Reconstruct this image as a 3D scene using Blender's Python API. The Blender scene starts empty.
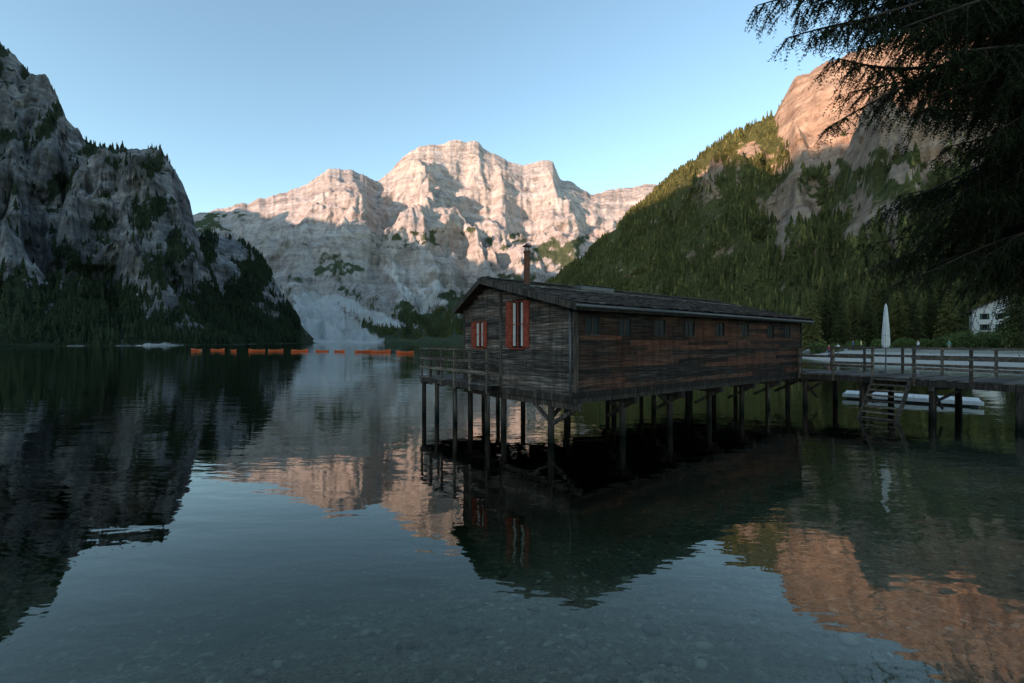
import bpy, math, random, bmesh
import numpy as np
from mathutils import Vector, Matrix
random.seed(7); RNG=np.random.default_rng(7)
sc=bpy.context.scene
H=2.8; F=455.0; CX=512.0; CY=342.0

# ------------------------------------------------------------ helpers
def link(o,parent=None):
    sc.collection.objects.link(o)
    if parent: o.parent=parent
    return o
def mesh_arr(name,V,Fa,mat,smooth=False,parent=None,attrs=None):
    V=np.asarray(V,dtype=np.float32); Fa=np.asarray(Fa,dtype=np.int32)
    me=bpy.data.meshes.new(name); m,k=Fa.shape
    me.vertices.add(len(V)); me.vertices.foreach_set('co',V.ravel())
    me.loops.add(m*k); me.loops.foreach_set('vertex_index',Fa.ravel())
    me.polygons.add(m); me.polygons.foreach_set('loop_start',np.arange(0,m*k,k,dtype=np.int32))
    me.update(calc_edges=True)
    me.polygons.foreach_set('use_smooth',np.full(m,smooth))
    if attrs:
        for n,a in attrs.items():
            at=me.attributes.new(n,'FLOAT','POINT'); at.data.foreach_set('value',np.asarray(a,dtype=np.float32).ravel())
    me.materials.append(mat); me.update()
    o=bpy.data.objects.new(name,me); return link(o,parent)
def empty(name,loc=(0,0,0),rz=0):
    e=bpy.data.objects.new(name,None); e.location=loc; e.rotation_euler=(0,0,rz); e.empty_display_size=.3
    return link(e)
class Bld:
    def __init__(s): s.v=[]; s.f=[]
    def obox(s,c,a,b,d):
        c,a,b,d=[Vector(q) for q in (c,a,b,d)]; n=len(s.v)
        for i in (-1,1):
            for j in (-1,1):
                for k in (-1,1): s.v.append(tuple(c+a*i+b*j+d*k))
        for q in ((0,1,3,2),(4,6,7,5),(0,4,5,1),(2,3,7,6),(0,2,6,4),(1,5,7,3)): s.f.append(tuple(n+x for x in q))
    def box(s,x0,x1,y0,y1,z0,z1):
        s.obox(((x0+x1)/2,(y0+y1)/2,(z0+z1)/2),((x1-x0)/2,0,0),(0,(y1-y0)/2,0),(0,0,(z1-z0)/2))
    def beam(s,p0,p1,w,h):
        p0=Vector(p0);p1=Vector(p1);d=(p1-p0); u=d.normalized()
        up=Vector((0,0,1)) if abs(u.z)<.95 else Vector((1,0,0))
        sd=u.cross(up).normalized(); up=sd.cross(u)
        s.obox((p0+p1)/2,d/2,sd*w/2,up*h/2)
    def cyl(s,p0,p1,r0,r1=None,n=10):
        r1=r0 if r1 is None else r1
        p0=Vector(p0);p1=Vector(p1);u=(p1-p0).normalized()
        a=u.orthogonal().normalized(); b=u.cross(a); k=len(s.v)
        for p,r in ((p0,r0),(p1,r1)):
            for i in range(n):
                t=2*math.pi*i/n; s.v.append(tuple(p+a*(r*math.cos(t))+b*(r*math.sin(t))))
        for i in range(n): s.f.append((k+i,k+(i+1)%n,k+n+(i+1)%n,k+n+i))
        s.f.append(tuple(k+i for i in reversed(range(n)))); s.f.append(tuple(k+n+i for i in range(n)))
    def poly(s,pts): 
        n=len(s.v); s.v+= [tuple(p) for p in pts]; s.f.append(tuple(range(n,n+len(pts))))
    def prism(s,pts,ax):
        n=len(s.v); m=len(pts); ax=Vector(ax)
        s.v+=[tuple(p) for p in pts]+[tuple(Vector(p)+ax) for p in pts]
        s.f.append(tuple(range(n,n+m))); s.f.append(tuple(reversed(range(n+m,n+2*m))))
        for i in range(m): s.f.append((n+i,n+m+i,n+m+(i+1)%m,n+(i+1)%m))
    def obj(s,name,mat,parent=None,bevel=0,smooth=False):
        me=bpy.data.meshes.new(name); me.from_pydata(s.v,[],s.f); me.materials.append(mat)
        if smooth:
            for p in me.polygons: p.use_smooth=True
        me.update(); o=bpy.data.objects.new(name,me); link(o,parent)
        if bevel:
            b=o.modifiers.new('b','BEVEL'); b.width=bevel; b.segments=1; b.limit_method='ANGLE'
        return o
class Noise:
    def __init__(s,seed):
        r=np.random.default_rng(seed); a=r.random((256,256))*2*np.pi; s.gx=np.cos(a); s.gy=np.sin(a)
    def __call__(s,x,y):
        xi=np.floor(x).astype(int); yi=np.floor(y).astype(int); fx=x-xi; fy=y-yi
        u=fx**3*(fx*(fx*6-15)+10); v=fy**3*(fy*(fy*6-15)+10)
        def g(i,j,dx,dy): return s.gx[i&255,j&255]*dx+s.gy[i&255,j&255]*dy
        a=g(xi,yi,fx,fy); b=g(xi+1,yi,fx-1,fy); c=g(xi,yi+1,fx,fy-1); d=g(xi+1,yi+1,fx-1,fy-1)
        return ((a*(1-u)+b*u)*(1-v)+(c*(1-u)+d*u)*v)*1.5
    def fbm(s,x,y,o=5,g=.5):
        r=0;a=1
        for i in range(o): r=r+a*s(x*2**i+i*17.3,y*2**i+i*9.1); a*=g
        return r
    def ridged(s,x,y,o=5,g=.5):
        r=0;a=1;w=1
        for i in range(o):
            n=(1-np.abs(s(x*2**i+i*13.7,y*2**i+i*5.3)))**2; r=r+a*n*w; w=np.clip(n*1.3,0,1); a*=g
        return r/1.9
def sstep(a,b,x):
    t=np.clip((x-a)/(b-a),0,1); return t*t*(3-2*t)
def gauss(px,py,x,y,sx,sy): return np.exp(-((px-x)/sx)**2-((py-y)/sy)**2)

# ------------------------------------------------------------ node helpers
class M:
    def __init__(s,name):
        s.m=bpy.data.materials.new(name); s.m.use_nodes=True; s.t=s.m.node_tree; s.n=s.t.nodes; s.l=s.t.links
        s.b=s.n['Principled BSDF']; s.out=s.n['Material Output']; s.b.inputs['Roughness'].default_value=.85
        s.b.inputs['Specular IOR Level'].default_value=.25
    def set(s,sock,v):
        if isinstance(v,bpy.types.NodeSocket): s.l.new(v,sock)
        elif isinstance(v,(tuple,list)): sock.default_value=tuple(v)+((1,) if len(v)==3 and sock.type=='RGBA' else ())
        else: sock.default_value=v
    def coord(s,k='Object'):
        if k=='Pos': return s.n.new('ShaderNodeNewGeometry').outputs['Position']
        return s.n.new('ShaderNodeTexCoord').outputs[k]
    def mapv(s,co,sc_=(1,1,1),rot=(0,0,0)):
        n=s.n.new('ShaderNodeMapping'); s.l.new(co,n.inputs[0]); n.inputs['Scale'].default_value=sc_; n.inputs['Rotation'].default_value=rot; return n.outputs[0]
    def noise(s,co,scale,detail=5,rough=.55,dist=0):
        n=s.n.new('ShaderNodeTexNoise'); s.l.new(co,n.inputs['Vector']); n.inputs['Scale'].default_value=scale
        n.inputs['Detail'].default_value=detail; n.inputs['Roughness'].default_value=rough; n.inputs['Distortion'].default_value=dist; return n.outputs[0]
    def vor(s,co,scale,feat='F1',out=0):
        n=s.n.new('ShaderNodeTexVoronoi'); n.feature=feat; s.l.new(co,n.inputs['Vector']); n.inputs['Scale'].default_value=scale; return n.outputs[out]
    def ramp(s,fac,stops,interp='LINEAR'):
        n=s.n.new('ShaderNodeValToRGB'); s.l.new(fac,n.inputs[0]); e=n.color_ramp.elements; n.color_ramp.interpolation=interp
        while len(e)<len(stops): e.new(.5)
        for i,(p,c) in enumerate(stops):
            e[i].position=p; e[i].color=(tuple(c)+(1,)) if isinstance(c,(tuple,list)) else (c,c,c,1)
        return n.outputs[0]
    def mix(s,f,a,b,mode='MIX'):
        n=s.n.new('ShaderNodeMix'); n.data_type='RGBA'; n.blend_type=mode
        s.set(n.inputs[0],f); s.set(n.inputs[6],a); s.set(n.inputs[7],b); return n.outputs[2]
    def math(s,op,a,b=0.0,c=None):
        n=s.n.new('ShaderNodeMath'); n.operation=op; s.set(n.inputs[0],a); s.set(n.inputs[1],b)
        if c is not None: s.set(n.inputs[2],c)
        return n.outputs[0]
    def attr(s,name):
        n=s.n.new('ShaderNodeAttribute'); n.attribute_name=name; return n.outputs['Fac']
    def island(s): return s.n.new('ShaderNodeNewGeometry').outputs['Random Per Island']
    def sep(s,co,i): 
        n=s.n.new('ShaderNodeSeparateXYZ'); s.l.new(co,n.inputs[0]); return n.outputs[i]
    def bump(s,h,strength=.5,dist=.02):
        n=s.n.new('ShaderNodeBump'); s.set(n.inputs['Height'],h); n.inputs['Strength'].default_value=strength; n.inputs['Distance'].default_value=dist
        s.l.new(n.outputs[0],s.b.inputs['Normal']); return n.outputs[0]
    def col(s,c): s.set(s.b.inputs['Base Color'],c)
    def rough(s,c): s.set(s.b.inputs['Roughness'],c)

def wood(name,axis,c_dark,c_mid,c_light,warm=None,warm_amt=.5,wet_shade=False):
    m=M(name); co=m.coord('Object')
    scl=[22,22,22]; scl[axis]=1.2
    g=m.noise(m.mapv(co,tuple(scl)),1.0,6,.65,.4)
    bsc=[.9,.9,.9]; bsc[axis]=.35
    big=m.noise(m.mapv(co,tuple(bsc)),1.0,5,.65)
    isl=m.island()
    c=m.ramp(g,[(.3,c_dark),(.5,c_mid),(.68,c_light)])
    v=m.ramp(isl,[(0,.45),(.5,.85),(1,1.4)])
    c=m.mix(1.0,c,v,'MULTIPLY')
    if warm:
        f=m.math('ADD',m.math('MULTIPLY',isl,.25),m.math('ADD',m.math('MULTIPLY',big,1.1),m.math('MULTIPLY',g,.3)))
        f=m.ramp(f,[(.72,0.0),(1.0,warm_amt)])
        w=m.mix(1.0,m.ramp(g,[(.3,tuple(x*.3 for x in warm)),(.7,warm)]),v,'MULTIPLY')
        c=m.mix(f,c,w)
    st=m.noise(m.mapv(co,(3,3,.5)),1.5,4,.6)
    c=m.mix(m.ramp(st,[(.45,0.0),(.7,.6)]),c,tuple(x*.5 for x in c_dark))
    if wet_shade:
        z=m.sep(m.coord('Pos'),2); c=m.mix(m.ramp(m.math('MULTIPLY_ADD',z,1.0,.5),[(.5,1.0),(.62,.85),(1.0,0.0)]),c,(.006,.009,.006))  # post feet painted dark: wet algae plus shade under the hut
    m.col(c); m.rough(.85); m.b.inputs['Specular IOR Level'].default_value=.12; m.bump(g,.6,.01); return m.m
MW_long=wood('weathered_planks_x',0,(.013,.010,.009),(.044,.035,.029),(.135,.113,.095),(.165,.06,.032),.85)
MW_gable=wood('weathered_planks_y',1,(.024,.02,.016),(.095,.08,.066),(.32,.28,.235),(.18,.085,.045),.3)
MW_post=wood('post_wood',2,(.014,.011,.009),(.05,.04,.032),(.13,.105,.085),wet_shade=True)
MW_rail=wood('railing_wood',1,(.03,.025,.02),(.12,.095,.072),(.3,.25,.2))
MW_deck=wood('deck_wood',0,(.04,.035,.03),(.12,.105,.09),(.23,.2,.175))
MW_shin=wood('roof_shingles',1,(.018,.015,.012),(.06,.049,.04),(.16,.135,.11))
def plain(name,c,r=.6,var=.25,sc_=6,metal=0):
    m=M(name); co=m.coord('Object'); n=m.noise(co,sc_,5,.6)
    m.col(m.mix(m.ramp(n,[(.3,0.0),(.7,1.0)]),tuple(x*(1-var) for x in c),tuple(min(1,x*(1+var)) for x in c)))
    m.rough(r); m.b.inputs['Metallic'].default_value=metal; m.bump(n,.15,.005); return m.m
M_red=plain('red_shutter_paint',(.25,.048,.024),.75,.45,9)
M_white=plain('white_paint',(.62,.61,.58),.6,.15)
M_curt=plain('curtain_cloth',(.5,.47,.42),.9,.15)
M_dark=plain('dark_interior',(.012,.011,.01),.9)
M_rust=plain('rusty_metal',(.12,.05,.03),.55,.4,20,.4)
M_metal=plain('dull_metal',(.12,.12,.12),.5,.2,10,.5)
def glassm(name,sp,r):
    m=M(name); m.col((.02,.022,.024)); m.rough(r); m.b.inputs['Specular IOR Level'].default_value=sp; return m.m
M_glass=glassm('window_glass',.5,.08); M_glassd=glassm('muted_window_glass',.05,.4)  # hut panes darkened in the material: low specular mutes the sky reflection

# ------------------------------------------------------------ world + sun + camera
SE=math.radians(10); AZ=math.radians(226)
to_sun=Vector((math.sin(AZ)*math.cos(SE),math.cos(AZ)*math.cos(SE),math.sin(SE)))
w=bpy.data.worlds.new('World'); sc.world=w; w.use_nodes=True
nt=w.node_tree; bg=nt.nodes['Background']; sky=nt.nodes.new('ShaderNodeTexSky'); sky.sky_type='NISHITA'; sky.sun_disc=False
sky.sun_elevation=SE; sky.sun_rotation=AZ; sky.altitude=1500; sky.air_density=1.0; sky.dust_density=1.0; sky.ozone_density=1.4
tint=nt.nodes.new('ShaderNodeMix'); tint.data_type='RGBA'; tint.blend_type='MULTIPLY'; tint.inputs[0].default_value=1; tint.inputs[7].default_value=(1.06,1.06,.92,1)
nt.links.new(sky.outputs[0],tint.inputs[6]); nt.links.new(tint.outputs[2],bg.inputs[0]); bg.inputs[1].default_value=.43
L=bpy.data.lights.new('sun','SUN'); L.energy=9; L.angle=math.radians(.5); L.color=(1,.65,.5)
lo=bpy.data.objects.new('sun',L); link(lo); lo.rotation_euler=to_sun.to_track_quat('Z','Y').to_euler(); lo.location=(-50,-20,60)
cam=bpy.data.cameras.new('camera'); cam.lens=16; cam.sensor_width=36; cam.clip_end=20000; cam.clip_start=.05
co_=bpy.data.objects.new('camera',cam); link(co_); co_.location=(0,0,H); co_.rotation_euler=(math.radians(90),0,0); sc.camera=co_
sc.view_settings.view_transform='Standard'; sc.view_settings.look='None'; sc.view_settings.exposure=0
def S(px,py,d): return Vector(((px-CX)/F*d,d,H+(CY-py)/F*d))

# ------------------------------------------------------------ ground sheet (lake bed + shores)
poly=np.array([(-900,-60),(-60,-6),(-10,-1),(0,1.2),(4,2),(9,6),(14,10),(27,20),(48,40),(54,52),(48,60),(44,66),(52,85),(75,105),(80,140),(90,170),(110,260),(500,700),(3000,900),(3000,-3000),(-3000,-3000),(-3000,-60)],float)
def sdf(x,y):
    d=np.full(x.shape,1e9); ins=np.zeros(x.shape,bool); n=len(poly)
    for i in range(n):
        a=poly[i]; b=poly[(i+1)%n]; e=b-a; wx=x-a[0]; wy=y-a[1]
        t=np.clip((wx*e[0]+wy*e[1])/(e@e),0,1); d=np.minimum(d,(wx-e[0]*t)**2+(wy-e[1]*t)**2)
        c=(a[1]>y)!=(b[1]>y)
        with np.errstate(divide='ignore',invalid='ignore'): xx=(b[0]-a[0])*(y-a[1])/(b[1]-a[1])+a[0]
        ins^=c&(x<xx)
    return np.sqrt(d)*np.where(ins,1,-1)
NG=Noise(3)
def ground_h(x,y):
    s=sdf(x,y)+NG.fbm(x*.25,y*.25,3)*.5
    land=np.minimum(s*.14,1.3)+np.maximum(s-30,0)*.03
    h=np.where(s>0,land,np.where(s>-4,s*.12,-.48+(s+4)*.22)); h=np.maximum(h,-9)
    return h+NG.fbm(x*1.3,y*1.3,3)*.035*np.exp(-(x*x+y*y)/9000)
na,nr=420,260
R=np.concatenate([[0.3],np.geomspace(.8,9000,nr-1)]); A=np.linspace(0,2*np.pi,na,endpoint=False)
RR,AA=np.meshgrid(R,A,indexing='ij'); X=RR*np.cos(AA); Y=RR*np.sin(AA); Z=ground_h(X,Y)
idx=np.arange(nr*na).reshape(nr,na); nx_=np.roll(idx,-1,axis=1)
Fq=np.stack([idx[:-1],idx[1:],nx_[1:],nx_[:-1]],-1).reshape(-1,4)
m=M('ground_gravel_depth_shade'); co=m.coord('Pos'); z=m.sep(co,2)
cow=m.n.new('ShaderNodeVectorMath'); cow.operation='ADD'; m.l.new(co,cow.inputs[0])
nv_=m.n.new('ShaderNodeTexNoise'); m.l.new(co,nv_.inputs['Vector']); nv_.inputs['Scale'].default_value=6; nv_.inputs['Detail'].default_value=2
sc3=m.n.new('ShaderNodeVectorMath'); sc3.operation='SCALE'; sc3.inputs['Scale'].default_value=.09; m.l.new(nv_.outputs[1],sc3.inputs[0]); m.l.new(sc3.outputs[0],cow.inputs[1]); cw=cow.outputs[0]
peb=m.vor(cw,15,'F1',1); pd=m.vor(cw,15); peb2=m.vor(cw,40,'F1',1); n1=m.noise(co,.5,5); n2=m.noise(co,3,6,.7)
pc=m.ramp(m.sep(peb,0),[(0,(.12,.1,.07)),(.6,(.26,.215,.155)),(.85,(.34,.29,.22)),(1,(.6,.54,.43))])
pc2=m.ramp(m.sep(peb2,0),[(0,(.14,.112,.076)),(1,(.38,.32,.24))])
c=m.mix(m.ramp(n2,[(.4,0.0),(.6,1.0)]),pc,pc2)
c=m.mix(m.ramp(n1,[(.35,0.0),(.7,.7)]),c,(.14,.115,.07))
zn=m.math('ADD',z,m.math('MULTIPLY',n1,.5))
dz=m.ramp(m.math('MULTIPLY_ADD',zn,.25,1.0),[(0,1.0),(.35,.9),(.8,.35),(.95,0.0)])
c=m.mix(dz,c,(.04,.05,.036))  # bed painted darker and greener with depth, imitating light lost in water
land=m.mix(m.ramp(n2,[(.3,0.0),(.7,1.0)]),(.3,.28,.24),(.48,.45,.4))
c=m.mix(m.ramp(m.math('MULTIPLY_ADD',z,1.0,.5),[(.5,0.0),(.6,1.0)]),c,land)
grass=m.mix(n2,(.03,.045,.015),(.09,.1,.035))
c=m.mix(m.ramp(m.math('MULTIPLY_ADD',zn,.25,0.0),[(.34,0.0),(.42,1.0)]),c,grass)
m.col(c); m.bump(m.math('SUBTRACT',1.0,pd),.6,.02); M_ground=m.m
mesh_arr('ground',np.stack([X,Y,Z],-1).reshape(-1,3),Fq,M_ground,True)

def ico(sub):
    bm=bmesh.new(); bmesh.ops.create_icosphere(bm,subdivisions=sub,radius=1); v=np.array([p.co[:] for p in bm.verts]); f=np.array([[q.index for q in p.verts] for p in bm.faces]); bm.free(); return v,f
iv,iff=ico(2); Vs=[];Fs=[];k=0
for i in range(1800):
    y=2.2+7*RNG.random()**1.3; x=RNG.uniform(-1.2,1.2)*y; r=RNG.choice([.02,.035,.055,.085],p=[.56,.33,.1,.01])*RNG.uniform(.7,1.3)
    zz=float(ground_h(np.array([x]),np.array([y]))[0])
    v=iv*(1+.18*NG(iv[:,0:1]*1.3+i,iv[:,1:2]*1.3+iv[:,2:3]))*np.array([r,r*RNG.uniform(.6,1),r*.5])
    a=RNG.uniform(0,6.3); v=v@np.array([[math.cos(a),math.sin(a),0],[-math.sin(a),math.cos(a),0],[0,0,1]])
    Vs.append(v+[x,y,zz+r*.12]); Fs.append(iff+k); k+=len(iv)
m=M('stone'); c=m.mix(m.island(),(.1,.085,.06),(.46,.4,.31)); m.col(c); m.bump(m.noise(m.coord('Pos'),30),.3,.01)
mesh_arr('lake_stones',np.concatenate(Vs),np.concatenate(Fs),m.m,True)

# ------------------------------------------------------------ water (closed body with real absorption)
m=M('lake_water'); m.n.remove(m.b); co=m.coord('Pos')
h1=m.noise(m.mapv(co,(.45,1.25,1)),1.0,3,.5,.3); h2=m.noise(m.mapv(co,(2.2,4.6,1)),1.0,2,.5)
h3=m.noise(m.mapv(co,(.04,.06,1)),1.0,3,.5)
patch=m.ramp(h3,[(.36,.22),(.6,1.0)])
hh=m.math('MULTIPLY',m.math('ADD',m.math('MULTIPLY',h1,.02),m.math('MULTIPLY',h2,.0045)),patch)
bp=m.n.new('ShaderNodeBump'); bp.inputs['Strength'].default_value=1; bp.inputs['Distance'].default_value=1; m.l.new(hh,bp.inputs['Height'])
fr=m.n.new('ShaderNodeFresnel'); fr.inputs[0].default_value=1.33; m.l.new(bp.outputs[0],fr.inputs['Normal'])
fac=m.math('MULTIPLY_ADD',fr.outputs[0],1.65,-.02); fac=m.math('MINIMUM',fac,.92)
gl=m.n.new('ShaderNodeBsdfGlossy'); gl.inputs['Roughness'].default_value=.012; gl.inputs['Color'].default_value=(.95,.96,.92,1); m.l.new(bp.outputs[0],gl.inputs['Normal'])
tr=m.n.new('ShaderNodeBsdfTransparent'); tr.inputs[0].default_value=(.95,.96,.94,1)
mx=m.n.new('ShaderNodeMixShader'); m.l.new(fac,mx.inputs[0]); m.l.new(tr.outputs[0],mx.inputs[1]); m.l.new(gl.outputs[0],mx.inputs[2]); m.l.new(mx.outputs[0],m.out.inputs[0])
va=m.n.new('ShaderNodeVolumeAbsorption'); va.inputs['Color'].default_value=(.64,.76,.68,1); va.inputs['Density'].default_value=1.1; m.l.new(va.outputs[0],m.out.inputs['Volume'])
b=Bld(); b.box(-9500,9500,-9500,9500,-14,0); b.obj('lake_water',m.m)

# ------------------------------------------------------------ mountains
def rock_mat(name,dark,mid,light,veg1,veg2,scree,sc_=1.0,contrast=1.0,bump=.9):
    m=M(name); co=m.coord('Pos')
    st=m.noise(m.mapv(co,(.03*sc_,.03*sc_,.012*sc_)),1.0,7,.7,.8)
    ly=m.noise(m.mapv(co,(.004*sc_,.004*sc_,.05*sc_),(.22,.16,0)),1.0,5,.7)
    fi=m.noise(co,.09*sc_,6,.75)
    f=m.math('ADD',m.math('MULTIPLY',st,.4),m.math('ADD',m.math('MULTIPLY',ly,.35),m.math('MULTIPLY',fi,.25)))
    c=m.ramp(f,[(.5-.1/contrast,dark),(.5,mid),(.5+.1/contrast,light)])
    vn=m.noise(co,.05*sc_,6,.8)
    veg=m.attr('veg'); vf=m.math('ADD',veg,m.math('MULTIPLY_ADD',vn,1.4,-.7))
    vf=m.ramp(vf,[(.4,0.0),(.6,1.0)])
    vc=m.mix(m.ramp(fi,[(.35,0.0),(.65,1.0)]),veg1,veg2)
    sf=m.math('ADD',m.attr('scree'),m.math('MULTIPLY_ADD',fi,1.4,-.7)); sf=m.ramp(sf,[(.4,0.0),(.6,1.0)])
    c=m.mix(sf,c,m.mix(fi,tuple(x*.65 for x in scree),tuple(x*1.2 for x in scree)))
    c=m.mix(vf,c,vc)
    m.col(c); m.rough(.95); m.b.inputs['Specular IOR Level'].default_value=.05
    m.bump(m.math('ADD',m.math('MULTIPLY',st,1.0),m.math('ADD',m.math('MULTIPLY',fi,.6),m.math('MULTIPLY',ly,.8))),bump,10/sc_); return m.m
def interp(lst,x,i): a=np.array(lst,float); return np.interp(x,a[:,0],a[:,i])
def mountain(name,ridge,foot,nx,nv,prof,mat,seed,amp,gpx,s1,jag,maskf,back=.5,vw=.1,bias=1.0,terr=0,horiz=.02):
    N=Noise(seed); px=np.linspace(ridge[0][0],ridge[-1][0],nx)
    nb=int(nv*.2); v=np.concatenate([np.linspace(0,1,nv)**bias,1+np.linspace(0,1,nb+1)[1:]*back])
    P,V=np.meshgrid(px,v,indexing='ij')
    ry=interp(ridge,P,1); rd=interp(ridge,P,2); fd=interp(foot,P,1)
    ry=ry+jag*N.fbm(P/16,P*0+3,5,.6)
    hz=H+(CY-ry)/F*rd
    D=fd+(rd-fd)*V
    Xw=(P-CX)/F*D
    env=np.where(V>1,0,np.minimum(1,np.minimum(V*3.5,(1-np.clip(V,0,1))*3.2)))
    env=env*env*(3-2*env)
    wv=N.fbm(P/gpx,V*1.6+7,5,.5)*vw*env
    Vn=np.clip(V+wv,0,1)
    pr=np.interp(Vn,[p[0] for p in prof],[p[1] for p in prof])
    if terr:
        q=pr*terr+N.fbm(Xw/s1*.5,D/s1*.5,3)*.8+P/gpx*.35; fr_=q-np.floor(q); pr=pr+(sstep(.2,.8,fr_)-fr_)/terr*.7*env
    wx=N.fbm(Xw/s1*.7+3,D/s1*.7,3)*.35
    g=N.ridged(P/gpx*1.3+V*1.6+wx*.5,V*1.8+wx,6,.45)-.6
    g2=N.ridged(Xw/s1+40+wx,D/s1+wx,6,.42)-.55
    g3=N.fbm(Xw/s1*5,D/s1*5,4,.6)
    z=hz*np.where(V<=1,pr,1)+hz*env*amp*(g*.8+g2*.6+g3*.07)
    z=np.where(V>1,hz*(1-(V-1)/back*.6)+g2*hz*.03*np.minimum((V-1)*8,1),z)
    z=np.where((V<=1)&(z>hz*.995),hz*.995,z)
    z=np.where(V<=0,-6,z)
    D2=D-env*(N.ridged(Xw/s1*1.3+9,z/s1*1.3+wx,5,.5)-.5)*rd*horiz*2+env*N.fbm(Xw/s1*3,z/s1*4,5,.6)*rd*horiz*.5
    X2=(P-CX)/F*D2
    G=np.stack([X2,D2,z],-1)
    du=np.gradient(G,axis=0); dv=np.gradient(G,axis=1); nn=np.cross(du,dv); nn/=np.linalg.norm(nn,axis=-1,keepdims=True)+1e-9
    nz=np.abs(nn[...,2])
    pxx=CX+F*X2/D2; pyy=CY-F*(z-H)/D2
    veg,scr,forest=maskf(pxx,pyy,V,nz,N,z)
    n1,n2=P.shape; idx=np.arange(n1*n2).reshape(n1,n2)
    Fq=np.stack([idx[:-1,:-1],idx[1:,:-1],idx[1:,1:],idx[:-1,1:]],-1).reshape(-1,4)
    mesh_arr(name,G.reshape(-1,3),Fq,mat,True,None,{'veg':veg,'scree':scr})
    return G,forest
M_center=rock_mat('pale_dolomite',(.2,.17,.152),(.39,.352,.325),(.58,.54,.505),(.045,.06,.035),(.085,.105,.055),(.6,.59,.57),.6,1.0)
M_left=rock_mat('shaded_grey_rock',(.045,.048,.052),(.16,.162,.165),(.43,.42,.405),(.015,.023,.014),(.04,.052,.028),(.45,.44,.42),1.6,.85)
M_right=rock_mat('ochre_rock',(.17,.115,.08),(.38,.27,.19),(.55,.42,.31),(.045,.056,.019),(.135,.128,.045),(.36,.32,.27),1.2,.9)

ridgeC=[(120,235,2500),(195,214,2500),(215,211,2500),(235,205,2500),(270,197,2500),(300,188,2500),(318,176,2500),(330,169,2500),(352,170,2550),(368,177,2600),(378,182,2700),(388,173,2800),(400,160,2850),(418,147,2900),(435,144,2950),(455,141,3000),(478,142,3000),(487,150,3000),(500,157,3000),(512,163,3000),(524,166,3000),(538,160,3000),(553,162,3000),(560,179,3000),(575,184,3000),(590,195,3000),(610,190,3000),(635,186,3000),(655,184,3000),(690,192,2900),(740,210,2900)]
footC=[(120,800),(300,800),(400,900),(560,1000),(740,900)]
def maskC(px,py,V,nz,N,z):
    n=N.fbm(px/22,py/14,5,.6); n2=N.fbm(px/30+9,py/20+4,4,.55)
    gx=px+n2*26; gy=py+n*14+n2*6
    veg=sstep(302,320,py+n*14)*sstep(338,356,px-(py-320)*.6)*1.2
    for (x,y,sx,sy,a) in [(405,242,40,7,.9),(335,268,20,18,.8),(355,296,28,6,.9),(495,246,24,9,.9),(560,258,34,22,1.0),(452,300,24,14,1.15),(385,314,50,10,1.1),(210,228,30,12,.9),(290,290,14,18,.6),(520,280,30,12,.8),(300,250,30,8,.5),(430,262,26,7,.6)]:
        veg=np.maximum(veg,gauss(gx,gy,x,y,sx,sy)*a)
    veg=veg+n*.25-.1
    streak=N.fbm((px-(py-300)*.5)/3.2,py/26,4,.6)
    ctr=314+(py-300)*.55; hw=6+np.maximum(py-286,0)*.72
    fan=np.exp(-((px-ctr+n*7)/hw)**4)*sstep(282,300,py)
    fan2=np.exp(-((px-(335+(py-298)*2.0)+n*6)/(8+np.maximum(py-296,0)*.5))**2)*sstep(290,298,py)*sstep(334,322,py)
    scr=np.maximum(fan*1.15,fan2*1.0)+streak*.32*np.maximum(fan,fan2)
    scr=np.maximum(scr,gauss(gx,gy,420,298,22,5)*.8)
    scr=np.maximum(scr,np.exp(-((px-(436-(py-290)*.6)+n*6)/4.5)**2)*sstep(262,285,py)*sstep(320,310,py)*.95)
    scr=np.maximum(scr,np.exp(-((px-(398+(py-280)*.7)+n*7)/4)**2)*sstep(258,270,py)*sstep(305,296,py)*.75)
    veg=veg-scr*1.4
    scr=np.maximum(scr,.35*(nz>.75)*sstep(220,250,py))
    forest=(sstep(306,320,py+n*8)*sstep(346,366,px-(py-320)*.6))*(scr<.35)*(V<.6)
    return veg,scr,forest
profC=[(0,0),(.12,.03),(.3,.11),(.42,.2),(.52,.34),(.62,.46),(.72,.6),(.82,.78),(.92,.9),(1,1)]
GC,fC=mountain('dolomite_massif',ridgeC,footC,620,380,profC,M_center,11,.21,75,620,1.8,maskC,bias=.85,vw=.08,terr=9,horiz=.016)

def maskL(px,py,V,nz,N,z):
    n=N.fbm(px/34,py/40,6,.6)
    veg=sstep(.45,.75,nz)*.5+sstep(255,318,py)*.65+n*.9+.1
    scr=gauss(px,py,158,347,22,4.5)*1.1
    veg=veg-scr*1.5
    forest=np.clip(sstep(.25,.5,veg),0,1)*(.18+sstep(.4,.7,nz)*.25+sstep(232,292,py+n*40)*1.0+(V>.93)*.5)*(scr<.35)*(V<1.03)
    return veg,scr,forest
ridgeA=[(-900,-227,400),(-300,-87,640),(-100,-10,780),(0,45,863),(15,60,870),(30,84,880),(45,98,890),(60,116,900),(75,134,900),(88,140,900),(105,152,900),(130,185,900),(170,240,900),(200,300,900)]
footA=[(-900,110),(-300,180),(0,250),(200,330)]
profA=[(0,0),(.15,.05),(.35,.2),(.5,.36),(.62,.58),(.8,.82),(1,1)]
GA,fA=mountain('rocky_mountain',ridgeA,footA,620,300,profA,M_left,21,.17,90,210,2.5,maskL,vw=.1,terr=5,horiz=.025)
ridgeB=[(40,300,560),(60,215,590),(72,178,600),(85,158,620),(100,151,640),(125,148,650),(150,150,660),(163,157,670),(175,170,680),(182,184,680),(190,203,690),(196,230,690),(206,262,690),(222,300,690),(245,342,700)]
footB=[(40,270),(150,300),(245,380)]
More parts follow.
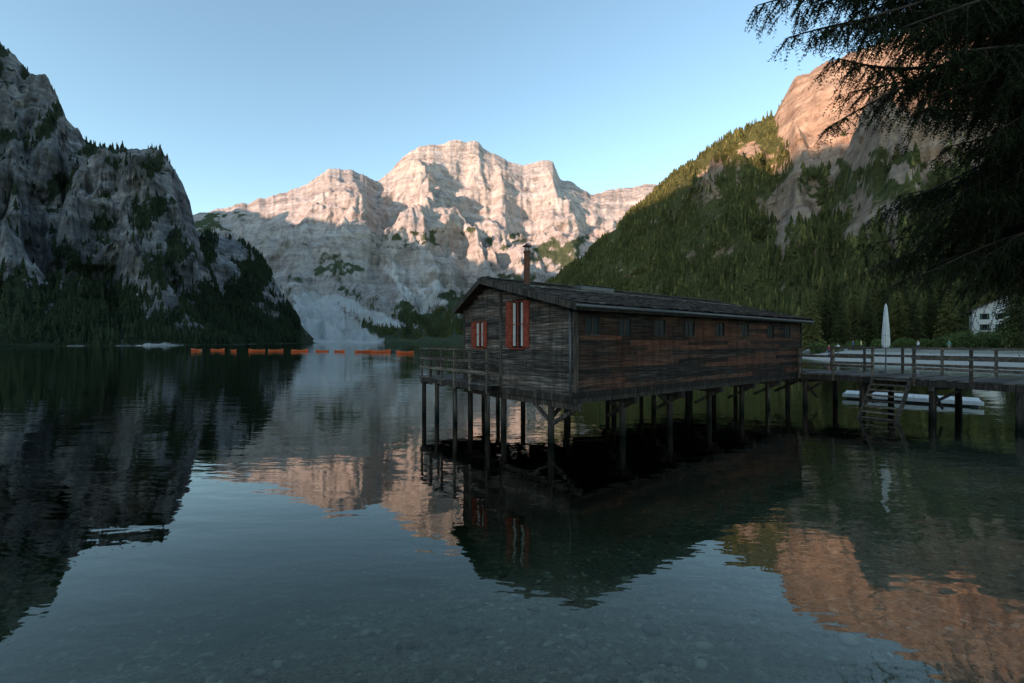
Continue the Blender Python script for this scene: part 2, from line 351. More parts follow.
profB=[(0,0),(.15,.06),(.35,.22),(.5,.36),(.6,.6),(.72,.8),(.88,.93),(1,1)]
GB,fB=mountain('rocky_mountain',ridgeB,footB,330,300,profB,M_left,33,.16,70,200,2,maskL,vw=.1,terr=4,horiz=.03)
ridgeD=[(140,240,900),(185,234,920),(205,233,940),(232,238,950),(250,246,960),(262,258,970),(270,272,980),(280,290,980),(290,308,980),(302,326,980),(312,338,980),(320,346,980)]
footD=[(140,400),(250,480),(332,760)]
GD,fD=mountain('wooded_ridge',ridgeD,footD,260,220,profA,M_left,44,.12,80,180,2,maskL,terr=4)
fD[:]=fD*(np.linspace(140,320,260)[:,None]<300)

ridgeR=[(535,292,1500),(555,279,1450),(570,267,1400),(600,242,1330),(620,223,1290),(640,205,1260),(655,190,1240),(675,173,1200),(700,157,1150),(720,142,1100),(750,127,1050),(774,115,1010),(784,98,1000),(795,78,980),(805,73,960),(830,62,930),(860,50,900),(900,35,880),(940,10,860),(1024,-25,820),(1200,-100,700),(1500,-227,520),(2200,-358,325)]
footR=[(535,650),(600,450),(700,330),(800,230),(900,170),(1024,150),(1500,95),(2200,60)]
def maskR(px,py,V,nz,N,z):
    n=N.fbm(px/24,py/24,5,.6); n2=N.fbm(px/60+5,py/40,4,.6)
    cliff=sstep(765,795,px)*sstep(176,146,py+n*26)
    rock=cliff*.9+gauss(px+n*12,py,712,178,12,16)*.8+gauss(px+n*14,py+n*10,790,215,28,30)*.95+gauss(px,py,750,150,10,8)*.8+gauss(px+n*16,py+n*12,880,215,40,20)*.7+sstep(.5,.35,nz)*.3
    veg=1.0-rock*1.05+n*.3
    veg=veg+gauss(px,py+n*8,860,100,50,8)*.45
    scr=gauss(px,py,790,225,20,25)*.5
    forest=np.clip((1-rock*1.4),0,1)*(.25+.9*sstep(150,260,py+n*50)+.6*sstep(780,700,px))*(V<1.01)
    forest=forest*(1-.93*sstep(800,850,px)*sstep(235,200,py))*sstep(-.45,.25,n+n2*.8+.1)
    return veg,scr,np.clip(forest,0,1)
profR=[(0,0),(.1,.05),(.3,.2),(.5,.42),(.7,.66),(.82,.8),(.9,.92),(1,1)]
GR,fR=mountain('forested_mountain',ridgeR,footR,760,330,profR,M_right,55,.15,110,260,3,maskR,terr=0)

yy=np.linspace(-5500,3000,200); uu=np.linspace(-1,1,60); YY,UU=np.meshgrid(yy,uu,indexing='ij'); NE=Noise(77)  # unseen ridge added to block the low sun, height shaped for its shadow line
hz=950+95*sstep(-900,-1700,YY)+45*NE.fbm(YY/500,YY*0,4)
Zr=hz*(1-np.abs(UU))**.9+50*NE.fbm(YY/200,UU*4,5)*(1-np.abs(UU)); Xr=-2500+UU*850+80*NE.fbm(YY/400,UU,3)
Zr=np.where(np.abs(UU)>.99,-6,Zr); idx=np.arange(Zr.size).reshape(Zr.shape)
Fq=np.stack([idx[:-1,:-1],idx[1:,:-1],idx[1:,1:],idx[:-1,1:]],-1).reshape(-1,4)
mesh_arr('unseen_shade_ridge',np.stack([Xr,YY,Zr],-1).reshape(-1,3),Fq,M_left,True,None,{'veg':np.full(Zr.size,.5),'scree':np.zeros(Zr.size)})

# ------------------------------------------------------------ distant conifers
def conifer_template(tiers,sides,seed):
    r=np.random.default_rng(seed); V=[];T=[]
    for i in range(tiers):
        z0=.04+.9*i/tiers; z1=min(1,z0+1.75/tiers+.02); rad=.19*(1-i/tiers)**.85+.015; k=len(V)
        V.append((0,0,z1)); a0=r.random()*6.3
        for j in range(sides):
            a=a0+2*math.pi*j/sides; q=rad*(1.0 if j%2 else .5)*r.uniform(.75,1.25)
            V.append((q*math.cos(a),q*math.sin(a),z0-(.03 if j%2 else -.02)*1.2))
        for j in range(sides): T.append((k,k+1+j,k+1+(j+1)%sides))
    return np.array(V),np.array(T)
def forest_mat(name,a,b_):
    m=M(name); n=m.noise(m.coord('Pos'),.012,4,.6); n2=m.noise(m.coord('Pos'),.8,3,.7)
    c=m.mix(m.island(),a,b_); c=m.mix(m.ramp(n,[(.35,0.0),(.65,.7)]),c,tuple(x*1.6 for x in b_)); 
    c=m.mix(m.ramp(n2,[(.3,.45),(.7,0.0)]),c,tuple(x*.4 for x in a)); m.col(c); m.rough(.95); m.b.inputs['Specular IOR Level'].default_value=.05; return m.m
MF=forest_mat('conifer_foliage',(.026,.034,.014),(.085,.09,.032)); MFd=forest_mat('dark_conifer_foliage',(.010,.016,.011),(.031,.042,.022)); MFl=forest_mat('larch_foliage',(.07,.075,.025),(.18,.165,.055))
def scatter(name,G,fmask,count,hmin,hmax,mat,seed,tiers=4,sides=7):
    r=np.random.default_rng(seed)
    c=(G[:-1,:-1]+G[1:,1:])/2; a=G[1:,:-1]-G[:-1,:-1]; b_=G[:-1,1:]-G[:-1,:-1]
    area=np.linalg.norm(np.cross(a,b_),axis=-1); fm=fmask[:-1,:-1]
    d=np.linalg.norm(c[...,:2],axis=-1)
    p=(area*fm*(c[...,2]>.5)/(d**.9)).ravel(); p/=p.sum()
    ii=r.choice(len(p),count,p=p); ja=r.random((count,2))-.5
    pos=c.reshape(-1,3)[ii]+a.reshape(-1,3)[ii]*ja[:,:1]+b_.reshape(-1,3)[ii]*ja[:,1:]
    Vs=[];Fs=[];off=0
    ts=[conifer_template(tiers,sides,seed+q) for q in range(5)]
    which=r.integers(0,5,count); hs=hmin+(hmax-hmin)*r.random(count)**1.4; an=r.random(count)*6.3; wd=r.uniform(.75,1.3,count)
    for q in range(5):
        s=which==q; n=s.sum(); tv,tf=ts[q]
        ca=np.cos(an[s])[:,None]; sa=np.sin(an[s])[:,None]; h=hs[s][:,None]; wq=wd[s][:,None]
        x=(tv[:,0]*ca-tv[:,1]*sa)*h*wq; y=(tv[:,0]*sa+tv[:,1]*ca)*h*wq; z=tv[:,2]*h-1
        V=np.stack([x,y,np.broadcast_to(z,x.shape)],-1)+pos[s][:,None,:]
        Fs.append((tf[None]+ (np.arange(n)*len(tv))[:,None,None]+off).reshape(-1,3)); Vs.append(V.reshape(-1,3)); off+=n*len(tv)
    return mesh_arr(name,np.concatenate(Vs),np.concatenate(Fs),mat)
scatter('conifer_forest',GR,fR,16000,6,17,MF,101)
scatter('larch_forest',GR,fR,4500,5,15,MFl,102)
scatter('conifer_forest',GC,fC,4500,9,20,MF,103)
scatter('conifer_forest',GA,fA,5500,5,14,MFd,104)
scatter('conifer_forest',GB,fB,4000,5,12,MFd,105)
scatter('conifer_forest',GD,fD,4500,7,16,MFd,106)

# ------------------------------------------------------------ boat house
HL=14.0; HS=5.5; FL=1.49; ZE=3.72; RS=4.0; ZR=4.72; ZF=3.92
hut=empty('wooden_boathouse',(1.64,11.7,0),math.atan2(.604,.797))
def ztop(s): return ZE+(ZR-ZE)*s/RS if s<=RS else ZR+(ZF-ZR)*(s-RS)/(HS-RS)
b=Bld(); i=.035
b.prism([(i,i,FL),(i,HS-i,FL),(i,HS-i,ZF-.02),(i,RS,ZR-.02),(i,i,ZE-.02)],(HL-2*i,0,0)); b.obj('wall_core',M_dark,hut)
wins=[.62,1.95,3.6,5.2,7.1,8.9,11.0,12.6]; ww=.26
def split_boards(a,c,holes):
    segs=[(a,c)]
    for h0,h1 in holes:
        ns=[]
        for s0,s1 in segs:
            if h1<=s0 or h0>=s1: ns.append((s0,s1)); continue
            if h0>s0: ns.append((s0,h0))
            if h1<s1: ns.append((h1,s1))
        segs=ns
    out=[]
    for s0,s1 in segs:
        x=s0
        while x<s1-.01:
            l=random.uniform(1.6,4.2)
            if s1-(x+l)<.7: l=s1-x
            out.append((x,x+l)); x+=l
    return out
b=Bld(); rh=.15
for r in range(15):
    z0=FL+r*rh; z1=min(z0+rh-.006,ZE-.01)
    holes=[(w-ww,w+ww) for w in wins] if 10<=r<13 else []
    for x0,x1 in split_boards(0,HL,holes):
        j=random.uniform(-.011,.009); dz=random.uniform(-.006,.006)
        b.obox(((x0+x1)/2,.015+j,(z0+z1)/2+dz),((x1-x0)/2-.004,0,dz*.6),(0,.015,0.002*random.uniform(0,3)),(0,-.007,(z1-z0)/2))
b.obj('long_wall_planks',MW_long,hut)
b=Bld()
W=[(2.42,.27,2.64,3.99),(4.5,.22,2.62,3.45)]
z0=FL-.12
while z0<ZR-.05:
    z1=z0+rh-.006
    zm=z1+.02
    sa=0 if zm<ZE else (zm-ZE)/(ZR-ZE)*RS
    sb=HS if zm<ZF else HS-(zm-ZF)/(ZR-ZF)*(HS-RS)
    if sb-sa<.1: break
    holes=[(c-h,c+h) for c,h,a,d in W if z1>a and z0<d]
    for x0,x1 in split_boards(sa,sb,holes):
        j=random.uniform(-.009,.009)
        b.obox((.012+j,(x0+x1)/2,(z0+z1)/2),(0,(x1-x0)/2-.003,random.uniform(-.003,.003)),(.014,0,.004*random.random()),(-.006,0,(z1-z0)/2))
    z0+=rh
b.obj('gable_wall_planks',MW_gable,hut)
b=Bld()
for r in range(15):
    z0=FL+r*rh
    for x0,x1 in split_boards(0,HL,[]): b.box(x0,x1-.005,HS-.03,HS+.005,z0,z0+rh-.006)
    for x0,x1 in split_boards(.05,HS-.05,[]): b.box(HL-.03,HL+.004,x0,x1-.005,z0,z0+rh-.006)
b.obj('back_wall_planks',MW_long,hut)
b=Bld()
b.box(-.03,.07,-.03,.07,FL-.14,ZE-.02); b.box(-.035,.03,3.22,3.34,FL-.14,4.45); b.box(-.035,.05,HS-.06,HS+.03,FL-.14,ZF-.02); b.box(HL-.06,HL+.03,-.03,.06,FL-.05,ZE-.02)
b.box(-.06,HL+.05,-.035,.05,FL-.16,FL-.004); b.box(-.02,.04,.0+.07,HS-.06,FL-.3,FL-.125)
for w in wins:
    for x in (w-ww-.03,w+ww-.0): b.box(x,x+.03,-.02,.02,2.98,3.45)
    b.box(w-ww-.03,w+ww+.03,-.03,.02,2.955,2.985); b.box(w-ww-.03,w+ww+.03,-.025,.02,3.44,3.47)
for x in np.arange(.7,HL,1.55): b.box(x,x+.06,-.3,0,ZE-.16,ZE-.05)
b.obj('corner_trim',MW_post,hut,.006)
b=Bld()
for w in wins: b.box(w-ww,w+ww,.018,.03,2.985,3.44)
for c,h,a,d in W: b.box(.02,.034,c-h,c+h,a,d)
b.obj('window_glass',M_glassd,hut)
b=Bld(); b2=Bld(); b3=Bld()
for w in wins: b3.box(w-.012,w+.012,.0,.017,2.985,3.44)
b3.obj('window_mullion',MW_post,hut)
for c,h,a,d in W:
    b.box(-.02,.018,c-.015,c+.015,a,d); b.box(-.018,.018,c-h,c-.015,(a+d)/2-.012,(a+d)/2+.012); b.box(-.018,.018,c+.015,c+h,(a+d)/2-.012,(a+d)/2+.012)
    b.box(-.03,.018,c-h-.03,c-h,a-.03,d+.03); b.box(-.03,.018,c+h,c+h+.03,a-.03,d+.03); b.box(-.028,.018,c-h,c+h,d,d+.03); b.box(-.07,.018,c-h-.05,c+h+.05,a-.07,a-.03)
    for k in range(4):
        for sg in (-1,1):
            y0=c+sg*(h-.02-k*.03); b2.box(.004+.004*(k%2),.014,min(y0,y0-sg*.028),max(y0,y0-sg*.028),a+.03,d-.03)
b.obj('window_frame',M_red,hut); b2.obj('curtain',M_curt,hut)
b=Bld()
for c,h,a,d in W:
    sw=h*.95
    for sg in (-1,1):
        y0=c+sg*(h+.035); y1=y0+sg*sw; lo_,hi=min(y0,y1),max(y0,y1)
        for q in range(3): b.box(-.045,-.02,lo_+sw/3*q+.002,lo_+sw/3*(q+1)-.002,a-.02,d+.02)
        for zz in (a+.15,d-.15,(a+d)/2): b.box(-.065,-.045,lo_+.02,hi-.02,zz-.035,zz+.035)
b.obj('shutters',M_red,hut,.004)
b=Bld(); b.cyl((-.08,.12,ZE-.1),(-.08,.12,FL-.3),.035); b.cyl((-.35,-.36,ZE-.02),(HL+.35,-.36,ZE-.06),.05); b.obj('gutter_and_downpipe',M_metal,hut,0,True)
OV=.32
pitch=(ZR-ZE)/RS; ze=ZE-OV*pitch; pf=(ZF-ZR)/(HS-RS)
b=Bld()
b.prism([(-OV,-OV,ze+.01),(-OV,RS,ZR+.01),(-OV,RS,ZR+.09),(-OV,-OV,ze+.09)],(HL+2*OV,0,0))
b.prism([(-OV,RS,ZR+.01),(-OV,HS+.25,ZF+.25*pf+.01),(-OV,HS+.25,ZF+.25*pf+.09),(-OV,RS,ZR+.09)],(HL+2*OV,0,0))
b.obj('roof_boarding',MW_long,hut)
b=Bld()
for xx in (-OV-.035,HL+OV+.005):
    b.prism([(xx,-OV-.03,ze-.06),(xx,RS,ZR-.06),(xx,RS,ZR+.13),(xx,-OV-.03,ze+.12)],(.03,0,0))
    b.prism([(xx,RS+.004,ZR-.06),(xx,HS+.28,ZF+.28*pf-.06),(xx,HS+.28,ZF+.28*pf+.12),(xx,RS+.004,ZR+.13)],(.03,0,0))
b.box(-OV,HL+OV,-OV-.03,-OV-.002,ze-.06,ze+.085)
b.obj('fascia_boards',MW_post,hut,.005)
b=Bld()
def shingles(y0,z0_,y1,z1_):
    d=Vector((0,y1-y0,z1_-z0_)); Ln=d.length; d.normalize(); n=Vector((0,-d.z,d.y)); 
    if n.z<0: n=-n
    rows=int(Ln/.32)+1
    for r in range(rows):
        x=-OV
        while x<HL+OV:
            wd=random.uniform(.11,.2); l=.42+random.uniform(-.04,.04); st=r*.32+random.uniform(-.03,.03)
            st=min(st,Ln-.3); c=Vector((x+wd/2,y0,z0_))+d*(st+l/2)+n*(.035+.03*random.random())
            dd=(d-n*.055).normalized()
            b.obox(c,(wd/2-.004,0,0),dd*l/2,n*.01); x+=wd
shingles(-OV-.05,ze+.08,RS,ZR+.08); shingles(HS+.28,ZF+.28*pf+.08,RS,ZR+.08)
b.obj('roof_shingles',MW_shin,hut)
b=Bld(); b.beam((-OV,RS-.08,ZR+.15),(HL+OV,RS-.08,ZR+.15),.2,.03); b.beam((-OV,RS+.1,ZR+.12),(HL+OV,RS+.1,ZR+.12),.2,.03)
b.beam((.6,2.6,ztop(2.6)+.16),(HL+OV-.4,2.6,ztop(2.6)+.16),.05,.05)
b.obj('roof_battens',MW_deck,hut)
b=Bld(); b.box(3.6,5.4,3.3,3.85,4.6,4.84); b.obj('roof_skylight_curb',M_metal,hut,.01)
b=Bld(); b.box(3.65,5.35,3.27,3.85,4.843,4.865); b.obj('roof_skylight_pane',M_glassd,hut)
b=Bld(); cx,cy=1.27,3.56
b.cyl((cx,cy,4.5),(cx,cy,5.85),.105,.1,14); b.cyl((cx,cy,4.6),(cx,cy,4.8),.17,.11,14); b.cyl((cx,cy,5.78),(cx,cy,5.83),.125,.125,14)
for a in range(4): b.cyl((cx+.09*math.cos(a*1.57),cy+.09*math.sin(a*1.57),5.83),(cx+.09*math.cos(a*1.57),cy+.09*math.sin(a*1.57),6.0),.012,.012,5)
b.cyl((cx,cy,5.99),(cx,cy,6.08),.17,.04,14); b.obj('chimney_pipe',M_rust,hut,0,False)
b=Bld()
def wpost(x,y,zt,r=.1): 
    j=random.uniform(-.05,.05); k=random.uniform(-.05,.05); b.cyl((x+j,y+k,-2.8),(x,y,zt),r*1.1,r*.95,9)
for x in (.12,2.4,4.8,7.2,9.6,11.8,13.8):
    for y in (1.07,3.3,5.3) if x<1 else (.45,2.8,5.2): wpost(x,y,FL-.3,.095)
for x in (.12,2.4,4.8,7.2,9.6,11.8,13.8):
    b.beam((x,-.05,FL-.39),(x,HS+.1,FL-.39),.16,.18)
    b.beam((x,1.0,FL-.95),(x,.05,FL-.42),.09,.1)
    if x>1 and int(x)%2==0 : b.beam((x-.6,.45,FL-.4),(x,.45,.75),.07,.09)
    elif x>1: b.beam((x+.6,.45,FL-.4),(x,.45,.8),.07,.09)
b.beam((.1,1.1,.6),(.1,1.9,1.1),.08,.09); b.beam((.1,1.1,.65),(.75,1.1,1.12),.08,.09)
for y in (.06,2.8,5.3): b.beam((-.05,y,FL-.23),(HL+.05,y,FL-.23),.14,.13)
for x in np.arange(.5,HL,.6): b.beam((x,.15,FL-.08),(x,HS-.1,FL-.08),.07,.14)
b.obj('support_posts',MW_post,hut,.0)
b=Bld(); T0=-.55; SE_=7.9
y=3.25
while y<SE_:
    xe=.0 if y<HS+.05 else 2.6
    b.box(T0,xe-.05,y,y+.135,FL-.06+random.uniform(-.004,.004),FL-.02); y+=.145
b.obj('balcony_deck',MW_deck,hut)
b=Bld()
b.beam((T0+.05,3.2,FL-.15),(T0+.05,SE_,FL-.15),.1,.16); b.beam((2.4,5.7,FL-.15),(2.4,SE_,FL-.15),.1,.16); b.beam((T0,SE_-.05,FL-.151),(2.5,SE_-.05,FL-.151),.1,.15)
for y in (3.4,5.4,6.7,SE_-.15):
    wpost(T0+.1,y,FL-.23,.085); b.beam((T0+.1,y,FL-.28),(.1 if y<6 else 2.5,y,FL-.28),.09,.1)
    if y>6: wpost(2.3,y,FL-.23,.085)
b.obj('balcony_posts',MW_post,hut)
b=Bld()
ry=[3.3,4.3,5.3,6.2,7.05,SE_-.1]
for y in ry: b.beam((T0+.03,y,FL-.3),(T0+.03,y,FL+1.02),.075,.075)
for z,hh_ in ((FL+1.04,.05),(FL+.68,.09),(FL+.34,.09)): b.beam((T0-.02 if z<2.4 else T0+.03,3.22,z),(T0-.02 if z<2.4 else T0+.03,SE_,z),.03 if z<2.4 else .11,hh_)
for x in (-.1+.3,1.1,2.4): b.beam((x,SE_-.1,FL-.02),(x,SE_-.1,FL+1.02),.075,.075)
for z,hh_ in ((FL+1.045,.05),(FL+.68,.09),(FL+.34,.09)): b.beam((T0+.1,SE_-.1,z),(2.5,SE_-.1,z),.04 if z<2.4 else .11,hh_)
b.obj('balcony_railing',MW_rail,hut,.006)

# ------------------------------------------------------------ pier
PA=Vector((12.45,19.9,0)); PD=Vector((.529,-.848,0)).normalized()
pier=empty('wooden_pier',PA,math.atan2(PD.y,PD.x))
b=Bld(); x=-2.6
while x<15:
    b.box(x,x+.14,0.0 if x>0 else .8,3.0,FL-.08+random.uniform(-.004,.004),FL-.03); x+=.15
b.obj('deck_planks',MW_deck,pier)
b=Bld()
for y in (.06,2.94): b.beam((-.1,y,FL-.2),(15,y,FL-.2),.12,.2)
for x in np.arange(.3,15,2.1):
    for y in (.12,2.85):
        b.cyl((x+random.uniform(-.05,.05),y,-2.5),(x,y,FL-.3),.12,.105,9)
    b.beam((x,-.1,FL-.37),(x,3.1,FL-.37),.14,.15)
    b.beam((x,.2,FL-.5),(x,1.1,.35),.06,.1); b.beam((x+.1,.12,.7),(x+.75,.12,FL-.32),.07,.09)
b.obj('pier_posts',MW_post,pier)
b=Bld()
gap=(2.75,4.0)
for yy_ in (.03,2.97):
    xs=[.1,1.4,2.75,4.0,5.5,7.0,8.5,10,11.5,13,14.5]
    for x in xs: b.beam((x,yy_,FL-.3),(x,yy_,FL+1.02),.085,.085)
    segs=[(.05,15)] if yy_>1 else [(.05,gap[0]+.05),(gap[1]-.05,15)]
    for a,c in segs:
        b.beam((a,yy_,FL+1.045),(c,yy_,FL+1.045),.12,.05)
        for z in (FL+.34,FL+.7): b.beam((a,yy_-.06,z),(c,yy_-.06,z),.03,.1)
b.obj('railing',MW_rail,pier,.006)
b=Bld()
for k in range(8):
    z=FL-.1-k*.19; y=-.12-k*.17; b.box(2.85,3.9,y-.13,y+.12,z-.045,z)
for x in (2.82,3.93): b.beam((x,.0,FL-.05),(x,-1.5,-.2),.05,.22)
b.obj('stairs',MW_rail,pier)
dk=empty('floating_dock',(16.3,22.4,0),math.atan2(-3.5,4.0)); b=Bld()
for x in np.arange(0,4.8,.2): b.box(x,x+.19,0,1.7,.2,.25)
b.obj('dock_boards',M_white,dk,.005)
b=Bld(); b.box(-.03,4.83,-.04,0.0-.003,.08,.26); b.box(-.03,4.83,1.703,1.75,.08,.26); b.obj('dock_rim',M_white,dk,.01)
b=Bld()
for y in (.4,1.3): b.cyl((.1,y,.0),(4.7,y,.0),.2,.2,14)
b.obj('dock_floats',M_metal,dk)

par=empty('closed_parasol',tuple(PA+PD*2.3+Vector((.848,.529,0))*2.6),0)
b=Bld(); b.cyl((0,0,FL-.03),(0,0,4.4),.025,.02,8); b.cyl((0,0,FL-.03),(0,0,FL+.06),.24,.22,18); b.obj('pole',M_metal,par)
n=20; prof=[(FL+1.05,.08),(FL+1.15,.13),(FL+1.6,.125),(FL+2.1,.1),(FL+2.5,.075),(FL+2.8,.05),(FL+2.92,.015)]
V=[];Fs=[]
for k,(z,r) in enumerate(prof):
    for j in range(n):
        a=2*math.pi*j/n; q=r*(1+(.18 if j%2 else -.18)*(1-k/7)); V.append((q*math.cos(a),q*math.sin(a),z))
for k in range(len(prof)-1):
    for j in range(n): Fs.append((k*n+j,k*n+(j+1)%n,(k+1)*n+(j+1)%n,(k+1)*n+j))
mesh_arr('canopy',V,Fs,M_white,False,par)
b=Bld(); b.cyl((0,0,FL+1.55),(0,0,FL+1.59),.14,.14,16); b.obj('strap',M_curt,par)

# ------------------------------------------------------------ rowing boats
def boat_parts():
    n=15; m_=9; V=[]
    Lb=5.0
    for i in range(n):
        t=i/(n-1); x=(t-.5)*Lb
        wdt=max(.72*(1-abs(2*t-.9)**2.6*.9),.04) if t>.5 else max(.72*(1-(1-2*t)**2.5*.35),.1)
        sh=.44+.24*(abs(2*t-1))**2+ (.2*t*t)
        for j in range(m_):
            a=math.pi*j/(m_-1); V.append((x,-wdt*math.cos(a)*(abs(math.sin(a))**.15 if 0<j<m_-1 else 1),sh-(sh+.12)*math.sin(a)**.7))
    Fq=[]
    for i in range(n-1):
        for j in range(m_-1): Fq.append((i*m_+j,i*m_+j+1,(i+1)*m_+j+1,(i+1)*m_+j))
    return np.array(V),np.array(Fq),n,m_
bv,bf,bn,bm_=boat_parts()
M_or=plain('orange_boat_paint',(.55,.09,.025),.45,.2); M_wb=plain('boat_wood',(.36,.17,.07),.6,.3)
def make_boat(loc,rz,mat,s=1.0):
    e=empty('rowing_boat',loc,rz); e.scale=(s,s,s)
    o=mesh_arr('hull',bv,bf,mat,True,e); sd=o.modifiers.new('s','SOLIDIFY'); sd.thickness=.04
    b=Bld()
    for x in (-1.5,-.3,.9): b.box(x-.13,x+.13,-.6,.6,.22,.26)
    for i in range(bn-1):
        for j in (0,bm_-1): b.beam(bv[i*bm_+j]+[0,0,.01],bv[(i+1)*bm_+j]+[0,0,.01],.07,.05)
    b.box(-2.52,-2.46,-.44,.44,.1,.66); b.obj('thwarts_and_gunwale',M_wb,e)
    b=Bld()
    for sg in (-1,1): b.beam((-1.2,sg*.3,.42),(1.5,sg*.45,.49),.05,.05); b.beam((1.4,sg*.45,.49),(1.9,sg*.47,.51),.14,.03)
    b.obj('oars',M_wb,e)
pxs=[196,218,234,257,276,300,322,340,363,381,405]
for i,p in enumerate(pxs):
    d=140-(p-190)*.13+random.uniform(-6,6); make_boat(((p-CX)/F*d,d,-.05),random.choice([0,math.pi])+random.uniform(-1.0,1.0),M_or,random.uniform(.72,1.0))
for p,d,a in ((905,62,.2),(935,61,.1),(962,60,-.1)): make_boat(((p-CX)/F*d,d,-.02),a,M_white,.8)

# ------------------------------------------------------------ hotel, shore trees, shrubs, people
ho=empty('white_hotel',(139,128,0),math.radians(-42)); b=Bld()
b.prism([(-7,-5,1),(7,-5,1),(7,-5,11.5),(0,-5,15.5),(-7,-5,11.5)],(0,12,0)); b.obj('walls',M_white,ho)
b=Bld()
b.prism([(-8,-5.8,11.0),(0,-5.8,15.6),(0,-5.8,15.9),(-8,-5.8,11.3)],(0,13.6,0)); b.prism([(8,-5.8,11.0),(8,-5.8,11.3),(0.001,-5.8,15.9),(0.001,-5.8,15.6)],(0,13.6,0)); b.obj('roof',plain('roof_slate',(.07,.06,.055)),ho)
b=Bld(); b2=Bld()
for fl in range(3):
    for x in (-4.6,-1.6,1.6,4.6):
        b.box(x-.5,x+.5,-5.04,-5.003,3+fl*3,4.6+fl*3)
        b2.box(x-.95,x-.53,-5.06,-5.004,2.95+fl*3,4.65+fl*3); b2.box(x+.53,x+.95,-5.06,-5.004,2.95+fl*3,4.65+fl*3)
b.obj('windows',M_glass,ho); b2.obj('window_shutters',plain('green_shutter',(.05,.09,.05)),ho)
b=Bld(); b.box(-5.5,5.5,-6.4,-5.01,5.3,5.45)
for x in np.arange(-5.5,5.6,.5): b.box(x,x+.08,-6.4,-6.32,5.45,6.4)
b.box(-5.5,5.58,-6.42,-6.3,6.4,6.5); b.obj('balcony',MW_deck,ho)

def gz(x,y): return float(ground_h(np.array([float(x)]),np.array([float(y)]))[0])
def real_conifer(x,y,h,mat,seed):
    r=np.random.default_rng(seed); z=gz(x,y)-.2
    e=empty('conifer_tree',(x,y,z)); b=Bld(); b.cyl((0,0,0),(0,0,h*.95),h*.016+.06,.02,8); b.obj('trunk',MW_post,e)
    V=[];T=[]; n=int(h*24)
    for i in range(n):
        t=(i+r.random())/n; zz=h*(.08+.9*t); L_=h*.2*(1-t)**.8*r.uniform(.6,1.15)+.15; a=r.random()*6.283
        d=np.array([math.cos(a),math.sin(a),0]); s=np.array([-math.sin(a),math.cos(a),0])
        for q in range(4):
            l0=L_*(q/4*.9+.1); c=d*l0+np.array([0,0,zz-.35*l0-.04*l0*l0])
            for side in (-1,1):
                for rep in range(2):
                    ln=L_*.38*r.uniform(.6,1.1); tip=c+d*ln*r.uniform(.5,.9)+s*side*ln*r.uniform(.2,.8)+np.array([0,0,-ln*r.uniform(.2,.8)])
                    k=len(V); V+= [c+np.array([0,0,.05]),c+d*ln*.45+np.array([0,0,-.05]),tip]; T.append((k,k+1,k+2))
    mesh_arr('crown',np.array(V),np.array(T),mat,False,e)
cnt=0
for (px,d,h) in [(812,118,17),(826,128,20),(842,120,15),(855,135,21),(868,125,17),(884,140,22),(899,130,19),(915,122,15),(930,135,21),(948,128,18),(962,118,13),(1012,100,17),(1030,110,22),(1020,75,14),(835,150,24),(875,155,26),(905,160,25),(940,150,24),(806,170,22),(820,165,20),(1045,90,20),(990,160,24),(1015,150,25)]:
    real_conifer((px-CX)/F*d,d,h,MF if cnt%3 else MFl,cnt+300); cnt+=1
def leafy(name,x,y,z,rx,ry,rz,n,mat,seed,ls=.16):
    r=np.random.default_rng(seed); p=r.normal(size=(n,3)); p/=np.linalg.norm(p,axis=1,keepdims=True); p*=r.random((n,1))**.4
    p*=1+.35*Noise(seed).fbm(p[:,0:1]*2,p[:,1:2]*2+p[:,2:3]*1.7,3)
    p=p*[rx,ry,rz]+[0,0,rz*.85]; a=r.normal(size=(n,3)); a/=np.linalg.norm(a,axis=1,keepdims=True); b_=np.cross(a,r.normal(size=(n,3))); b_/=np.linalg.norm(b_,axis=1,keepdims=True)
    V=np.stack([p-a*ls,p+b_*ls*.6,p+a*ls,p-b_*ls*.6],1).reshape(-1,3); Fq=np.arange(n*4).reshape(-1,4)
    e=empty(name,(x,y,z)); mesh_arr('foliage',V,Fq,mat,False,e)
    b=Bld()
    for k in range(4): b.cyl((0,0,-.2),(rx*.5*math.cos(k*1.6),ry*.5*math.sin(k*1.6),rz*1.2),.06,.02,6)
    b.obj('stems',MW_post,e)
m=M('shrub_leaves'); m.col(m.mix(m.island(),(.04,.065,.02),(.13,.17,.045))); M_leaf=m.m
for k,(px,d,r_) in enumerate([(960,88,2.4),(975,85,2.8),(992,84,2.3),(1008,82,2.6),(1022,78,2.5),(945,92,1.8),(925,95,1.5),(835,108,1.6),(855,106,1.8),(880,104,1.5),(818,112,2.0),(905,100,1.7)]):
    x=(px-CX)/F*d; leafy('shrub',x,d,gz(x,d),r_*1.2,r_,r_*.75,1500,M_leaf,500+k)
